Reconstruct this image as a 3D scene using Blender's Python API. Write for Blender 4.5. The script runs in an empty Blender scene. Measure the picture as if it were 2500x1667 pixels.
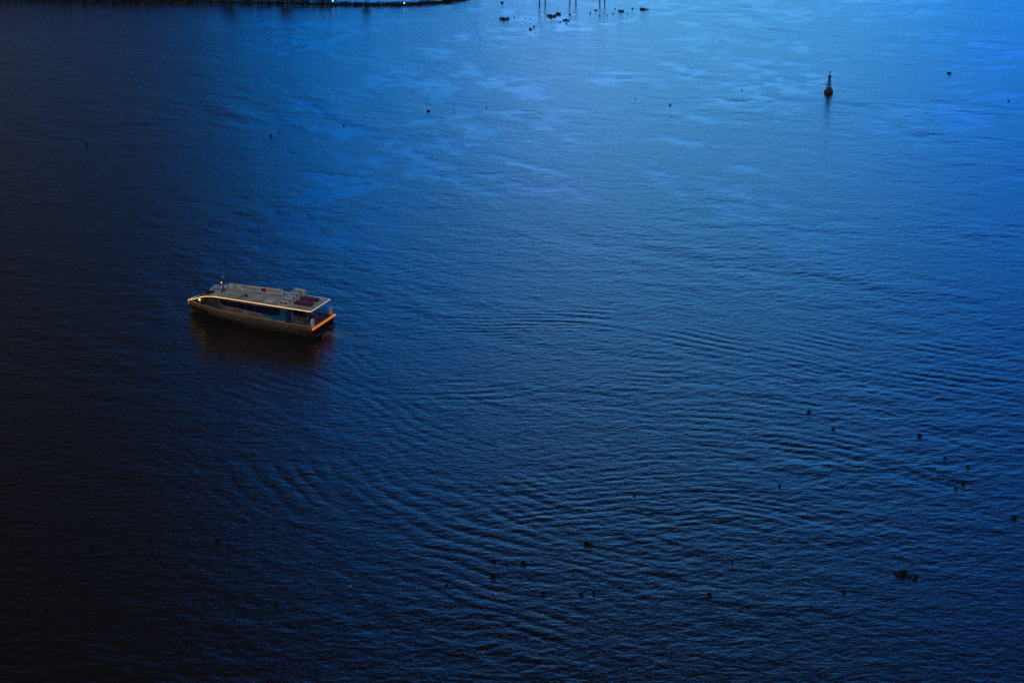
import bpy, bmesh, math, random
import numpy as np
from mathutils import Vector, Matrix

random.seed(7)
SC = bpy.context.scene
COL = SC.collection
R = math.radians

# ------------------------------------------------------------------ camera
CAM_H, PITCH, FPX = 74.0, R(21.6), 4000.0
cam = bpy.data.cameras.new('camera')
cam.sensor_width = 36.0
cam.lens = 36.0 * FPX / 2500.0
cam.clip_start, cam.clip_end = 1.0, 9000.0
camo = bpy.data.objects.new('camera', cam)
camo.location = (0, 0, CAM_H)
camo.rotation_euler = (R(90) - PITCH, 0, 0)
COL.objects.link(camo)
SC.camera = camo

# ------------------------------------------------------------------ exposure
SC.view_settings.view_transform = 'Standard'
SC.view_settings.look = 'None'
SC.view_settings.exposure = 0.0
SC.view_settings.gamma = 1.0
SC.view_settings.use_curve_mapping = False
SC.cycles.use_denoising = False
SC.cycles.max_bounces = 6
SC.cycles.volume_bounces = 0
SC.cycles.sample_clamp_indirect = 4.0

# ------------------------------------------------------------------ sun (a veiled evening sun behind the tower)
SUN_EL, SUN_AZ = R(50), R(200)          # azimuth clockwise from +Y
sd = bpy.data.lights.new('sun', 'SUN')
sd.energy = 0.50
sd.angle = R(25)
sd.color = (1.0, 0.97, 0.95)
suno = bpy.data.objects.new('sun', sd)
dirv = Vector((math.sin(SUN_AZ) * math.cos(SUN_EL), math.cos(SUN_AZ) * math.cos(SUN_EL), math.sin(SUN_EL)))
suno.rotation_euler = dirv.to_track_quat('Z', 'Y').to_euler()
COL.objects.link(suno)


# ------------------------------------------------------------------ node helper
class NT:
    def __init__(s, tree):
        s.t = tree
        s.n = tree.nodes
        s.n.clear()

    def new(s, typ, ins=None, **props):
        n = s.n.new(typ)
        for k, v in props.items():
            setattr(n, k, v)
        for k, v in (ins or {}).items():
            sock = n.inputs[k]
            if hasattr(v, 'is_output') or isinstance(v, bpy.types.NodeSocket):
                s.t.links.new(v, sock)
            else:
                sock.default_value = v
        return n

    def math(s, op, a, b=0.0, c=0.0, clamp=False):
        n = s.new('ShaderNodeMath', operation=op, use_clamp=clamp)
        for i, v in enumerate((a, b, c)):
            if isinstance(v, bpy.types.NodeSocket):
                s.t.links.new(v, n.inputs[i])
            else:
                n.inputs[i].default_value = v
        return n.outputs[0]

    def ramp01(s, v, a, b):
        n = s.new('ShaderNodeMapRange', interpolation_type='SMOOTHSTEP')
        s.t.links.new(v, n.inputs[0])
        n.inputs[1].default_value = a
        n.inputs[2].default_value = b
        return n.outputs[0]

    def mix(s, f, a, b, mode='MIX'):
        n = s.new('ShaderNodeMix', data_type='RGBA', blend_type=mode)
        for i, v in ((0, f), (6, a), (7, b)):
            if isinstance(v, bpy.types.NodeSocket):
                s.t.links.new(v, n.inputs[i])
            else:
                n.inputs[i].default_value = v
        return n.outputs[2]


def c4(c):
    return (c[0], c[1], c[2], 1.0)


# ------------------------------------------------------------------ world: dusk sky, dark cloud added overhead and to the left to darken the water's reflections, a blue break low ahead
world = bpy.data.worlds.new('World')
SC.world = world
world.use_nodes = True
w = NT(world.node_tree)
sky = w.new('ShaderNodeTexSky', sky_type='NISHITA', sun_disc=False, sun_elevation=SUN_EL,
            sun_rotation=SUN_AZ, altitude=10, air_density=1.0, dust_density=0.3, ozone_density=3.0)
tc = w.new('ShaderNodeTexCoord')
sep = w.new('ShaderNodeSeparateXYZ', {0: tc.outputs['Generated']})
az = w.math('MULTIPLY', w.math('ARCTAN2', sep.outputs[0], sep.outputs[1]), 57.2958)
el = w.math('MULTIPLY', w.math('ARCSINE', sep.outputs[2]), 57.2958)
nz = w.new('ShaderNodeTexNoise', {'Vector': tc.outputs['Generated'], 'Scale': 3.5, 'Detail': 4.0, 'Roughness': 0.55})
nzc = w.math('SUBTRACT', nz.outputs['Fac'], 0.5)
az2 = w.math('ADD', az, w.math('MULTIPLY', nzc, 14.0))
el2 = w.math('ADD', el, w.math('MULTIPLY', nzc, 16.0))
hi_l = w.math('MULTIPLY', w.math('MAXIMUM', w.math('SUBTRACT', el2, 20.0), 0.0), 0.38)
m_left = w.ramp01(w.math('SUBTRACT', az2, hi_l), -11.8, -5.9)
hi_r = w.math('MULTIPLY', w.math('MAXIMUM', w.math('SUBTRACT', el2, 24.0), 0.0), 3.2)
m_right = w.ramp01(w.math('ADD', az2, hi_r), 36.0, 14.0)
m_low = w.math('POWER', w.ramp01(el2, 37.0, 16.5), 1.8)
m_hor = w.math('ADD', 0.10, w.math('MULTIPLY', w.ramp01(el2, 1.0, 21.0), 0.90))
gap = w.math('MULTIPLY', w.math('MULTIPLY', w.math('MULTIPLY', m_left, m_right), m_low), m_hor)
glow = w.math('MULTIPLY', w.ramp01(w.math('ABSOLUTE', w.math('SUBTRACT', az, 5.5)), 13.5, 1.0), w.math('MULTIPLY', w.ramp01(el2, 23.5, 11.0), m_hor))
m_left0 = w.ramp01(az2, -30.0, -6.0)
tint = w.mix(w.math('MULTIPLY', m_left0, w.ramp01(el2, 27.0, 8.0)), w.mix(w.ramp01(az2, -2.0, -14.0), c4((0.012, 0.017, 0.024)), c4((0.165, 0.084, 0.038))), c4((0.006, 0.11, 0.32)))
tint = w.mix(gap, tint, c4((0.002, 1.32, 3.35)))
tint = w.mix(w.math('MULTIPLY', w.ramp01(az, 7.0, 18.0), gap), tint, c4((0.03, 1.0, 2.85)))
tint = w.mix(w.math('MULTIPLY', glow, 0.85), tint, c4((1.7, 3.7, 4.2)))
lil = w.math('MULTIPLY', w.math('MULTIPLY', w.ramp01(w.math('ABSOLUTE', w.math('SUBTRACT', az2, 1.6)), 3.6, 0.0), w.ramp01(el2, 25.0, 14.0)), m_hor)
tint = w.mix(w.math('MULTIPLY', lil, 0.4), tint, c4((1.9, 2.0, 4.0)))
lil2 = w.math('MULTIPLY', w.math('MULTIPLY', w.ramp01(az2, 14.0, 18.0), w.ramp01(az2, 30.0, 24.0)), w.math('MULTIPLY', w.ramp01(el2, 21.0, 13.0), m_hor))
tint = w.mix(w.math('MULTIPLY', lil2, 0.15), tint, c4((0.9, 1.5, 3.9)))
col = w.mix(1.0, sky.outputs[0], tint, 'MULTIPLY')
SKY_BG = w.new('ShaderNodeBackground', {'Color': col, 'Strength': 0.15})
w.new('ShaderNodeOutputWorld', {'Surface': SKY_BG.outputs[0]})

# ------------------------------------------------------------------ pixel of the 2500 px frame -> point on a level plane
_f = np.array([0, math.cos(PITCH), -math.sin(PITCH)])
_u = np.array([0, math.sin(PITCH), math.cos(PITCH)])


def at(px, py, z=0.0):
    d = _f + np.array([1, 0, 0]) * (px - 1250) / FPX - _u * (py - 833.5) / FPX
    t = (z - CAM_H) / d[2]
    return np.array([0, 0, CAM_H]) + d * t


def px_size(py):
    """metres across one pixel of the 2500 px frame at that row of water"""
    p = at(1250, py)
    return math.hypot(p[1], CAM_H) / FPX


# ------------------------------------------------------------------ object helpers
def tag(o, label=None, cat=None, group=None, kind=None):
    if label: o['label'] = label
    if cat: o['category'] = cat
    if group: o['group'] = group
    if kind: o['kind'] = kind
    return o


def empty(name, loc=(0, 0, 0), rz=0.0):
    o = bpy.data.objects.new(name, None)
    o.location = loc
    o.rotation_euler = (0, 0, rz)
    COL.objects.link(o)
    return o


class MB:
    """collects shapes into one mesh"""
    def __init__(s):
        s.v, s.f = [], []

    def add(s, vs, fs):
        o = len(s.v)
        s.v += [tuple(p) for p in vs]
        s.f += [tuple(i + o for i in f) for f in fs]
        return s

    def box(s, x0, x1, y0, y1, z0, z1, bev=0.0):
        if bev <= 0:
            return s.add([(x0, y0, z0), (x1, y0, z0), (x1, y1, z0), (x0, y1, z0),
                          (x0, y0, z1), (x1, y0, z1), (x1, y1, z1), (x0, y1, z1)],
                         [(0, 3, 2, 1), (4, 5, 6, 7), (0, 1, 5, 4), (1, 2, 6, 5), (2, 3, 7, 6), (3, 0, 4, 7)])
        bm = bmesh.new()
        bmesh.ops.create_cube(bm, size=1.0)
        for v in bm.verts:
            v.co = ((x0 + x1) / 2 + v.co.x * (x1 - x0), (y0 + y1) / 2 + v.co.y * (y1 - y0), (z0 + z1) / 2 + v.co.z * (z1 - z0))
        bmesh.ops.bevel(bm, geom=list(bm.edges), offset=bev, segments=2, affect='EDGES', profile=0.5)
        s.bm(bm)
        return s

    def bm(s, bm):
        bm.verts.index_update()
        s.add([v.co[:] for v in bm.verts], [[v.index for v in f.verts] for f in bm.faces])
        bm.free()

    def tube(s, pts, r, n=8, cap=True):
        pts = [Vector(p) for p in pts]
        rr = r if isinstance(r, (list, tuple)) else [r] * len(pts)
        vs, fs = [], []
        for i, p in enumerate(pts):
            d = (pts[min(i + 1, len(pts) - 1)] - pts[max(i - 1, 0)]).normalized()
            a = Vector((0, 0, 1)) if abs(d.z) < 0.9 else Vector((1, 0, 0))
            e1 = d.cross(a).normalized()
            e2 = d.cross(e1)
            for k in range(n):
                t = 2 * math.pi * k / n
                vs.append(p + (e1 * math.cos(t) + e2 * math.sin(t)) * rr[i])
        for i in range(len(pts) - 1):
            for k in range(n):
                k2 = (k + 1) % n
                fs.append((i * n + k, i * n + k2, (i + 1) * n + k2, (i + 1) * n + k))
        if cap:
            fs.append(tuple(range(n)))
            fs.append(tuple((len(pts) - 1) * n + k for k in reversed(range(n))))
        return s.add(vs, fs)

    def lathe(s, prof, n=20, c=(0, 0, 0)):
        vs, fs = [], []
        for r, z in prof:
            for k in range(n):
                t = 2 * math.pi * k / n
                vs.append((c[0] + r * math.cos(t), c[1] + r * math.sin(t), c[2] + z))
        for i in range(len(prof) - 1):
            for k in range(n):
                k2 = (k + 1) % n
                fs.append((i * n + k, i * n + k2, (i + 1) * n + k2, (i + 1) * n + k))
        fs.append(tuple(reversed(range(n))))
        fs.append(tuple((len(prof) - 1) * n + k for k in range(n)))
        return s.add(vs, fs)

    def loft(s, rows, close=False):
        n = len(rows[0])
        vs = [p for r in rows for p in r]
        fs = []
        for i in range(len(rows) - 1):
            for k in range(n - (0 if close else 1)):
                k2 = (k + 1) % n
                fs.append((i * n + k, i * n + k2, (i + 1) * n + k2, (i + 1) * n + k))
        return s.add(vs, fs)

    def prism(s, prof, y0, y1):
        """profile in the x-z plane pulled along y"""
        n = len(prof)
        vs = [(x, y0, z) for x, z in prof] + [(x, y1, z) for x, z in prof]
        fs = [tuple(range(n)), tuple(reversed(range(n, 2 * n)))]
        fs += [(i, i + n, (i + 1) % n + n, (i + 1) % n) for i in range(n)]
        return s.add(vs, fs)

    def build(s, name, mat, parent=None, smooth=False):
        me = bpy.data.meshes.new(name)
        me.from_pydata(s.v, [], s.f)
        bm = bmesh.new()
        bm.from_mesh(me)
        bmesh.ops.recalc_face_normals(bm, faces=bm.faces)
        bm.to_mesh(me)
        bm.free()
        me.materials.append(mat)
        if smooth:
            for p in me.polygons: p.use_smooth = True
            try:
                me.set_sharp_from_angle(angle=R(40))
            except Exception:
                pass
        o = bpy.data.objects.new(name, me)
        COL.objects.link(o)
        if parent: o.parent = parent
        return o


def mat(name, color, rough=0.5, metal=0.0, var=0.15, scale=2.0, emit=None, estr=0.0, spec=0.5):
    m = bpy.data.materials.new(name)
    m.use_nodes = True
    t = NT(m.node_tree)
    ob = t.new('ShaderNodeTexCoord')
    n = t.new('ShaderNodeTexNoise', {'Vector': ob.outputs['Object'], 'Scale': scale, 'Detail': 6.0, 'Roughness': 0.65})
    f = t.ramp01(n.outputs['Fac'], 0.35, 0.7)
    colr = t.mix(f, c4([x * (1 - var) for x in color]), c4([min(1, x * (1 + var * 0.6)) for x in color]))
    b = t.new('ShaderNodeBsdfPrincipled', {'Base Color': colr, 'Roughness': rough, 'Metallic': metal, 'Specular IOR Level': spec})
    if emit:
        b.inputs['Emission Color'].default_value = c4(emit)
        b.inputs['Emission Strength'].default_value = estr
    t.new('ShaderNodeOutputMaterial', {'Surface': b.outputs[0]})
    return m


def mat_attr(name, attr, rough=0.45):
    """paint stored as a colour attribute (the mural on the cabin side)"""
    m = bpy.data.materials.new(name)
    m.use_nodes = True
    t = NT(m.node_tree)
    a = t.new('ShaderNodeAttribute', attribute_name=attr)
    b = t.new('ShaderNodeBsdfPrincipled', {'Base Color': a.outputs['Color'], 'Roughness': rough})
    t.new('ShaderNodeOutputMaterial', {'Surface': b.outputs[0]})
    return m


# ------------------------------------------------------------------ WATER: one sheet with real waves (wind sea + the wake of the ferry)
HEAD = np.array([-0.918, 0.397]); HEAD /= np.linalg.norm(HEAD)      # way the ferry points
BOAT = np.array([-23.887, 190.136])                                  # middle of its roof's aft edge
G = 9.81
rng = np.random.default_rng(11)


def wind_tile(L, N, wdir, spread, lam_lo, lam_hi, slope_rms):
    k1 = np.fft.fftfreq(N, L / N) * 2 * np.pi
    kx, ky = np.meshgrid(k1, k1, indexing='xy')
    k = np.hypot(kx, ky); k[0, 0] = 1
    ca = (kx * wdir[0] + ky * wdir[1]) / k
    lam = 2 * np.pi / k
    S = k ** -3.6 * np.abs(ca) ** spread * np.exp(-(lam_lo / lam) ** 4) * np.exp(-(lam / lam_hi) ** 2)
    S[0, 0] = 0
    a = np.sqrt(S) * (rng.normal(size=(N, N)) + 1j * rng.normal(size=(N, N)))
    sl = np.fft.ifft2(1j * kx * a).real ** 2 + np.fft.ifft2(1j * ky * a).real ** 2
    h = np.fft.ifft2(a).real
    return h * slope_rms / math.sqrt(sl.mean())


def field(L, N, lx, ly, ang):
    """smooth random field, correlation lengths lx, ly in metres"""
    k1 = np.fft.fftfreq(N, L / N) * 2 * np.pi
    kx, ky = np.meshgrid(k1, k1, indexing='xy')
    c, s = math.cos(ang), math.sin(ang)
    a, b = kx * c + ky * s, -kx * s + ky * c
    q = np.sqrt((a * lx) ** 2 + (b * ly) ** 2)
    A = (1 + q ** 2) ** -1.6
    h = np.fft.ifft2(A * np.fft.fft2(rng.normal(size=(N, N)))).real
    return (h - h.mean()) / h.std()


def sample(tile, L, x, y, ox=0.0, oy=0.0):
    N = tile.shape[0]
    u = ((x - ox) / L * N) % N
    v = ((y - oy) / L * N) % N
    i, j = u.astype(int) % N, v.astype(int) % N
    fu, fv = u - np.floor(u), v - np.floor(v)
    i2, j2 = (i + 1) % N, (j + 1) % N
    return (tile[j, i] * (1 - fu) + tile[j, i2] * fu) * (1 - fv) + (tile[j2, i] * (1 - fu) + tile[j2, i2] * fu) * fv


t1 = wind_tile(61.0, 512, (0.20, -0.98), 4, 0.34, 1.7, 1.0)
t2 = wind_tile(83.0, 512, (-0.34, -0.94), 3, 1.2, 7.0, 1.0)
gust = field(700.0, 1024, 12.0, 4.5, R(-16))
streak = field(700.0, 1024, 34.0, 2.2, R(14))
patch = field(700.0, 1024, 1.9, 6.0, R(38)) * 0.75 + field(700.0, 1024, 4.0, 11.0, R(-30)) * 0.6

rows = [70.0]
while rows[-1] < 560:
    y = rows[-1]
    rows.append(y + min(1.2, max(0.16, 0.62 * (y * y + CAM_H ** 2) / (CAM_H * 1638))))
rows = [-300.0, -60.0, 20.0] + rows + [600, 700, 900, 1300, 2000, 3500, 6000]
rows = np.array(rows)
NU = 760
uu = np.linspace(-1, 1, NU)
uu = np.concatenate([[-14, -5, -2.2, -1.4], uu, [1.4, 2.2, 5, 14]])
half = np.clip(rows, 60, 2000) * 0.36 + 24
X = uu[None, :] * half[:, None]
Y = np.repeat(rows[:, None], len(uu), 1)
core = np.clip((1.0 - np.abs(X) / (half[:, None] * 1.0)) * 20, 0, 1) * np.clip((Y - 70) / 10, 0, 1) * np.clip((560 - Y) / 60, 0, 1)
gu = sample(gust, 700, X, Y)
st = sample(streak, 700, X, Y)
pt_ = sample(patch, 700, X, Y)
far = np.clip((Y - 210) / 150, 0, 1)
fine = sample(field(360.0, 1024, 0.9, 0.9, R(-12)), 360.0, X, Y)
wisp = np.clip((pt_ + 0.25 * gu + 0.35) * 0.40, 0, 0.9)
wisp = np.clip(wisp * np.clip(0.55 + 0.75 * fine, 0, 1.7), 0, 0.78) * np.clip((Y - 190) / 55, 0.06, 1) * np.clip((X / np.maximum(Y, 1) + 0.215) / 0.06, 0, 1)
calm = np.clip(0.08 + 0.9 * wisp + far * 0.30 * np.clip(st - 0.9, 0, 2), 0, 1)
# the long pale slicks that curve across the far water
def slick(pts, wid):
    global calm
    P = np.array([at(*q)[:2] for q in pts])
    best = np.full(X.shape, 1e9)
    for a, b in zip(P[:-1], P[1:]):
        d = b - a
        t = np.clip(((X - a[0]) * d[0] + (Y - a[1]) * d[1]) / (d @ d), 0, 1)
        best = np.minimum(best, np.hypot(X - a[0] - t * d[0], (Y - a[1] - t * d[1]) * 0.45))
    calm = np.maximum(calm, np.clip((1.15 - best / wid + 0.30 * pt_ + 0.12 * st) * np.clip(0.60 + 0.5 * fine, 0, 1.5), 0, 0.78))
slick([(1080, 104), (1250, 90), (1400, 76), (1560, 44), (1700, 20)], 2.0)
slick([(1190, 60), (1270, 50), (1400, 36)], 1.3)
slick([(700, 132), (790, 112), (850, 92)], 2.0)
slick([(700, 118), (760, 92)], 1.6)
slick([(780, 308), (900, 312), (1000, 300), (1190, 278), (1300, 270)], 1.5)
slick([(1560, 8), (1640, -4)], 1.6)
slick([(2330, 160), (2480, 162)], 1.2)
bx_ = np.array([at(*q)[:2] for q in ((480, 8), (600, 10), (800, 14), (900, 16), (1000, 15), (1080, 9))])
yb_ = np.interp(X, bx_[:, 0], bx_[:, 1], left=1e9, right=1e9)
calm = np.where(Y > yb_ + 4, 0.9, calm)          # sheltered water behind the bank
dxs, dys = X - BOAT[0], Y - BOAT[1]
ast = -(dxs * HEAD[0] + dys * HEAD[1])             # metres astern
lat = dxs * -HEAD[1] + dys * HEAD[0]
# the spent wake: groups of long parallel ripples left behind as the ferry swung round
hw = np.zeros_like(X)
gain = np.zeros_like(X)


def ripples(pts, lam, env0, env1, amp, seed, warp=1.2):
    """a train of crests that runs along a curved line, broken into patches"""
    global hw
    P = np.array([at(*q)[:2] for q in pts])
    d_in = np.linspace(0, 1, len(P))
    tt = np.linspace(0, 1, 32)
    ker = np.array([np.interp(tt, d_in, P[:, 0]), np.interp(tt, d_in, P[:, 1])]).T
    for _ in range(10):
        ker[1:-1] = 0.25 * ker[:-2] + 0.5 * ker[1:-1] + 0.25 * ker[2:]
    best = np.full(X.shape, 1e9); sd_ = np.zeros_like(X); al = np.zeros_like(X)
    for k, (a, b) in enumerate(zip(ker[:-1], ker[1:])):
        d = b - a
        L = np.hypot(*d)
        t = ((X - a[0]) * d[0] + (Y - a[1]) * d[1]) / (L * L)
        tc_ = np.clip(t, -3 if k == 0 else 0, 4 if k == len(ker) - 2 else 1)
        dx, dy = X - a[0] - tc_ * d[0], Y - a[1] - tc_ * d[1]
        r = np.hypot(dx, dy)
        q = r < best
        best = np.where(q, r, best)
        sd_ = np.where(q, (d[0] * dy - d[1] * dx) / L, sd_)
        al = np.where(q, (k + tc_) / (len(ker) - 1), al)
    env = env0 + (env1 - env0) * np.clip(al, 0, 1)
    e = np.exp(-(sd_ / env) ** 2) * np.clip(al * 5 + 0.4, 0, 1) * np.clip((1 - al) * 4 + 0.5, 0, 1)
    r_ = np.random.default_rng(seed)
    L_f = 520.0
    def fld(l1, l2):
        global rng
        keep_ = rng
        rng = r_
        f_ = sample(field(L_f, 512, l1, l2, 0.0), L_f, X, Y)
        rng = keep_
        return f_
    ph = 2 * np.pi * sd_ / lam + warp * fld(14.0, 7.0) + 0.85 * warp * fld(2.8, 2.0)
    am = np.clip(0.6 + 0.62 * fld(2.7, 2.2), 0.0, 1.9)
    wv = np.sin(ph) + 0.28 * np.sin(2 * ph + 1.4)
    hw += 0.50 * amp * lam * e * am * wv


ripples([(822, 742), (1100, 742), (1350, 745), (1600, 770), (1900, 835), (2200, 890), (2500, 940)], 1.75, 1.5, 14.0, 0.024, 1, 1.7)
ripples([(826, 790), (950, 800), (1150, 795), (1350, 790), (1600, 810), (1850, 870), (2200, 960), (2450, 1040)], 1.15, 1.2, 11.0, 0.021, 2, 1.7)
ripples([(822, 830), (960, 960), (1120, 1100), (1300, 1200), (1500, 1270)], 1.6, 1.5, 13.0, 0.013, 3, 1.9)
ripples([(700, 1080), (820, 1220), (1050, 1340), (1300, 1430), (1550, 1500)], 2.1, 11.0, 13.0, 0.011, 4, 2.6)
ripples([(1250, 1100), (1550, 1060), (1800, 1065), (2050, 1110), (2350, 1210)], 1.7, 9.0, 11.0, 0.014, 5, 2.0)
ripples([(1150, 1270), (1450, 1220), (1750, 1200), (2000, 1250), (2300, 1350)], 1.2, 9.0, 10.0, 0.017, 6, 2.0)
ripples([(900, 960), (1300, 940), (1650, 950), (2000, 1000)], 1.9, 9.0, 12.0, 0.012, 7, 2.4)
ripples([(650, 900), (800, 960), (1000, 1030), (1200, 1110)], 1.8, 7.0, 10.0, 0.012, 8, 2.0)
rough = (1.0 - 0.72 * calm) * np.clip(0.85 + 0.30 * gu, 0.35, 1.5)
mott = sample(field(520.0, 1024, 1.5, 3.0, R(35)), 520.0, X, Y) * np.clip(0.6 + 0.5 * gu, 0, 1.6)
farfade = np.clip(1.15 - (Y - 150) / 330, 0.45, 1)
Z = (sample(t1, 61.0, X, Y) * 0.056 * farfade + sample(t2, 83.0, X, Y) * 0.024) * rough + hw + mott * 0.030 * np.clip((Y - 150) / 90, 0, 1)
Z = Z * core
foam = np.clip(1.1 - np.abs(lat) / (2.6 + 0.12 * np.maximum(ast, 0)), 0, 1) * np.clip(1 - (ast - 0.5) / 9, 0, 1) * (ast > 0.3)

me = bpy.data.meshes.new('water')
nr, nc = X.shape
co = np.stack([X, Y, Z], -1).reshape(-1, 3).astype(np.float32)
idx = np.arange(nr * nc).reshape(nr, nc)
quads = np.stack([idx[:-1, :-1], idx[:-1, 1:], idx[1:, 1:], idx[1:, :-1]], -1).reshape(-1, 4).astype(np.int32)
me.vertices.add(len(co)); me.vertices.foreach_set('co', co.ravel())
me.loops.add(quads.size); me.loops.foreach_set('vertex_index', quads.ravel())
me.polygons.add(len(quads))
me.polygons.foreach_set('loop_start', np.arange(0, quads.size, 4, dtype=np.int32))
me.polygons.foreach_set('loop_total', np.full(len(quads), 4, np.int32))
me.polygons.foreach_set('use_smooth', np.ones(len(quads), bool))
for nm, arr in (('calm', calm), ('foam', foam)):
    a = me.attributes.new(nm, 'FLOAT', 'POINT')
    a.data.foreach_set('value', np.ascontiguousarray(arr, np.float32).ravel())
me.update(); me.validate()

wm = bpy.data.materials.new('river_water')
wm.use_nodes = True
t = NT(wm.node_tree)
ob = t.new('ShaderNodeTexCoord')
a_calm = t.new('ShaderNodeAttribute', attribute_name='calm').outputs['Fac']
a_foam = t.new('ShaderNodeAttribute', attribute_name='foam').outputs['Fac']
mp = t.new('ShaderNodeMapping', {'Vector': ob.outputs['Object'], 'Rotation': (0, 0, R(14)), 'Scale': (0.55, 1.0, 1.0)})
n1 = t.new('ShaderNodeTexNoise', {'Vector': mp.outputs[0], 'Scale': 1.7, 'Detail': 3.0, 'Roughness': 0.6, 'Distortion': 0.4})
mp2 = t.new('ShaderNodeMapping', {'Vector': ob.outputs['Object'], 'Rotation': (0, 0, R(-24)), 'Scale': (0.6, 1.0, 1.0)})
n2 = t.new('ShaderNodeTexNoise', {'Vector': mp2.outputs[0], 'Scale': 3.6, 'Detail': 4.0, 'Roughness': 0.7})
hsum = t.math('ADD', t.math('MULTIPLY', n1.outputs['Fac'], 0.068), t.math('MULTIPLY', n2.outputs['Fac'], 0.036))
keep = t.math('SUBTRACT', 1.0, t.math('MULTIPLY', a_calm, 0.92))
bump = t.new('ShaderNodeBump', {'Strength': 1.0, 'Distance': 1.0, 'Height': t.math('MULTIPLY', hsum, keep)})
nf = t.new('ShaderNodeTexNoise', {'Vector': ob.outputs['Object'], 'Scale': 1.6, 'Detail': 6.0, 'Roughness': 0.7, 'Distortion': 1.0})
ff = t.ramp01(t.math('ADD', nf.outputs['Fac'], t.math('MULTIPLY', a_foam, 0.26)), 0.62, 0.80)
ff = t.math('MULTIPLY', ff, t.ramp01(a_foam, 0.02, 0.4))
basec = t.mix(ff, c4((0.019, 0.018, 0.019)), c4((0.22, 0.26, 0.32)))
rg = t.math('ADD', 0.05, t.math('MULTIPLY', ff, 0.5))
wb = t.new('ShaderNodeBsdfPrincipled', {'Base Color': basec, 'Roughness': rg, 'IOR': 1.333, 'Normal': bump.outputs[0]})
t.new('ShaderNodeOutputMaterial', {'Surface': wb.outputs[0]})
me.materials.append(wm)
water = bpy.data.objects.new('water', me)
COL.objects.link(water)
tag(water, kind='structure')

# ------------------------------------------------------------------ materials of the things
M_WHITE = mat('painted_white', (0.62, 0.64, 0.63), 0.5, var=0.34, scale=0.8)
M_WHITE2 = mat('white_moulding', (0.76, 0.77, 0.76), 0.45, var=0.12, scale=3)
M_GREY = mat('grey_paint', (0.30, 0.30, 0.30), 0.5)
M_DARK = mat('dark_fitting', (0.035, 0.037, 0.045), 0.5)
M_GLASS = mat('dark_glass', (0.008, 0.024, 0.06), 0.15, var=0.3, scale=1.2)
M_HULL = mat('dark_hull', (0.11, 0.075, 0.064), 0.45, var=0.35, scale=1.5)
M_BELT = mat('brown_belt', (0.25, 0.165, 0.105), 0.45, var=0.35, scale=1.1)
M_GUN = mat('pale_gunwale', (0.55, 0.48, 0.38), 0.4, var=0.25)
M_NOSE = mat('brown_nose', (0.26, 0.165, 0.095), 0.4, var=0.35, scale=1.4)
M_DECK = mat('deck_grey', (0.16, 0.15, 0.15), 0.7)
M_STEEL = mat('steel_rail', (0.45, 0.46, 0.48), 0.35, metal=0.6)
M_RAFT = mat('burgundy_cover', (0.16, 0.035, 0.075), 0.6, var=0.4, scale=3)
M_STRAP = mat('pale_strap', (0.42, 0.33, 0.36), 0.6)
M_MAST = mat('oxide_red_mast', (0.16, 0.07, 0.07), 0.5)
M_STRIP = mat('warm_light_strip', (0.8, 0.6, 0.3), 0.4, emit=(1.0, 0.58, 0.22), estr=1.25)
M_STRIP2 = mat('pale_light_strip', (0.8, 0.7, 0.5), 0.4, emit=(1.0, 0.80, 0.52), estr=0.62)
M_ORANGE = mat('orange_light_tube', (0.8, 0.3, 0.05), 0.4, emit=(1.0, 0.22, 0.015), estr=0.62, var=0.3, scale=3)
M_LAMPY = mat('yellow_green_lamp', (0.8, 0.8, 0.4), 0.4, emit=(0.85, 0.95, 0.28), estr=1.6)
M_LAMPW = mat('white_lamp', (0.8, 0.8, 0.8), 0.4, emit=(0.9, 0.9, 1.0), estr=1.6)
M_INKG = mat('green_ink', (0.03, 0.075, 0.065), 0.6)
M_INKB = mat('navy_ink', (0.02, 0.03, 0.07), 0.6)
M_INKR = mat('red_ink', (0.32, 0.03, 0.06), 0.6)
M_TXT_RED = mat('red_lettering', (0.42, 0.035, 0.03), 0.5)
M_TXT_WHITE = mat('white_lettering', (0.6, 0.58, 0.55), 0.5)
M_TXT_DARK = mat('dark_lettering', (0.04, 0.05, 0.08), 0.5)
M_MURAL = mat_attr('cabin_mural', 'paint')


def text_mesh(name, s, size, m, parent, mw, depth=0.008, width=None):
    cu = bpy.data.curves.new(name, 'FONT')
    cu.body = s
    cu.size = size
    cu.extrude = depth
    cu.resolution_u = 3
    tmp = bpy.data.objects.new(name, cu)
    COL.objects.link(tmp)
    dg = bpy.context.evaluated_depsgraph_get()
    me = bpy.data.meshes.new_from_object(tmp.evaluated_get(dg))
    bpy.data.objects.remove(tmp)
    bpy.data.curves.remove(cu)
    if width:
        xs = [v.co.x for v in me.vertices]
        sc = width / (max(xs) - min(xs))
        for v in me.vertices: v.co.x *= sc
    me.transform(mw)
    me.materials.clear()
    me.materials.append(m)
    me.name = name
    o = bpy.data.objects.new(name, me)
    COL.objects.link(o)
    o.parent = parent
    return o


# ------------------------------------------------------------------ FERRY  (local x forward, y to the near side, z up)
def lerp(tab, x):
    xs = [p[0] for p in tab]
    ys = [p[1] for p in tab]
    return float(np.interp(x, xs, ys))


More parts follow.
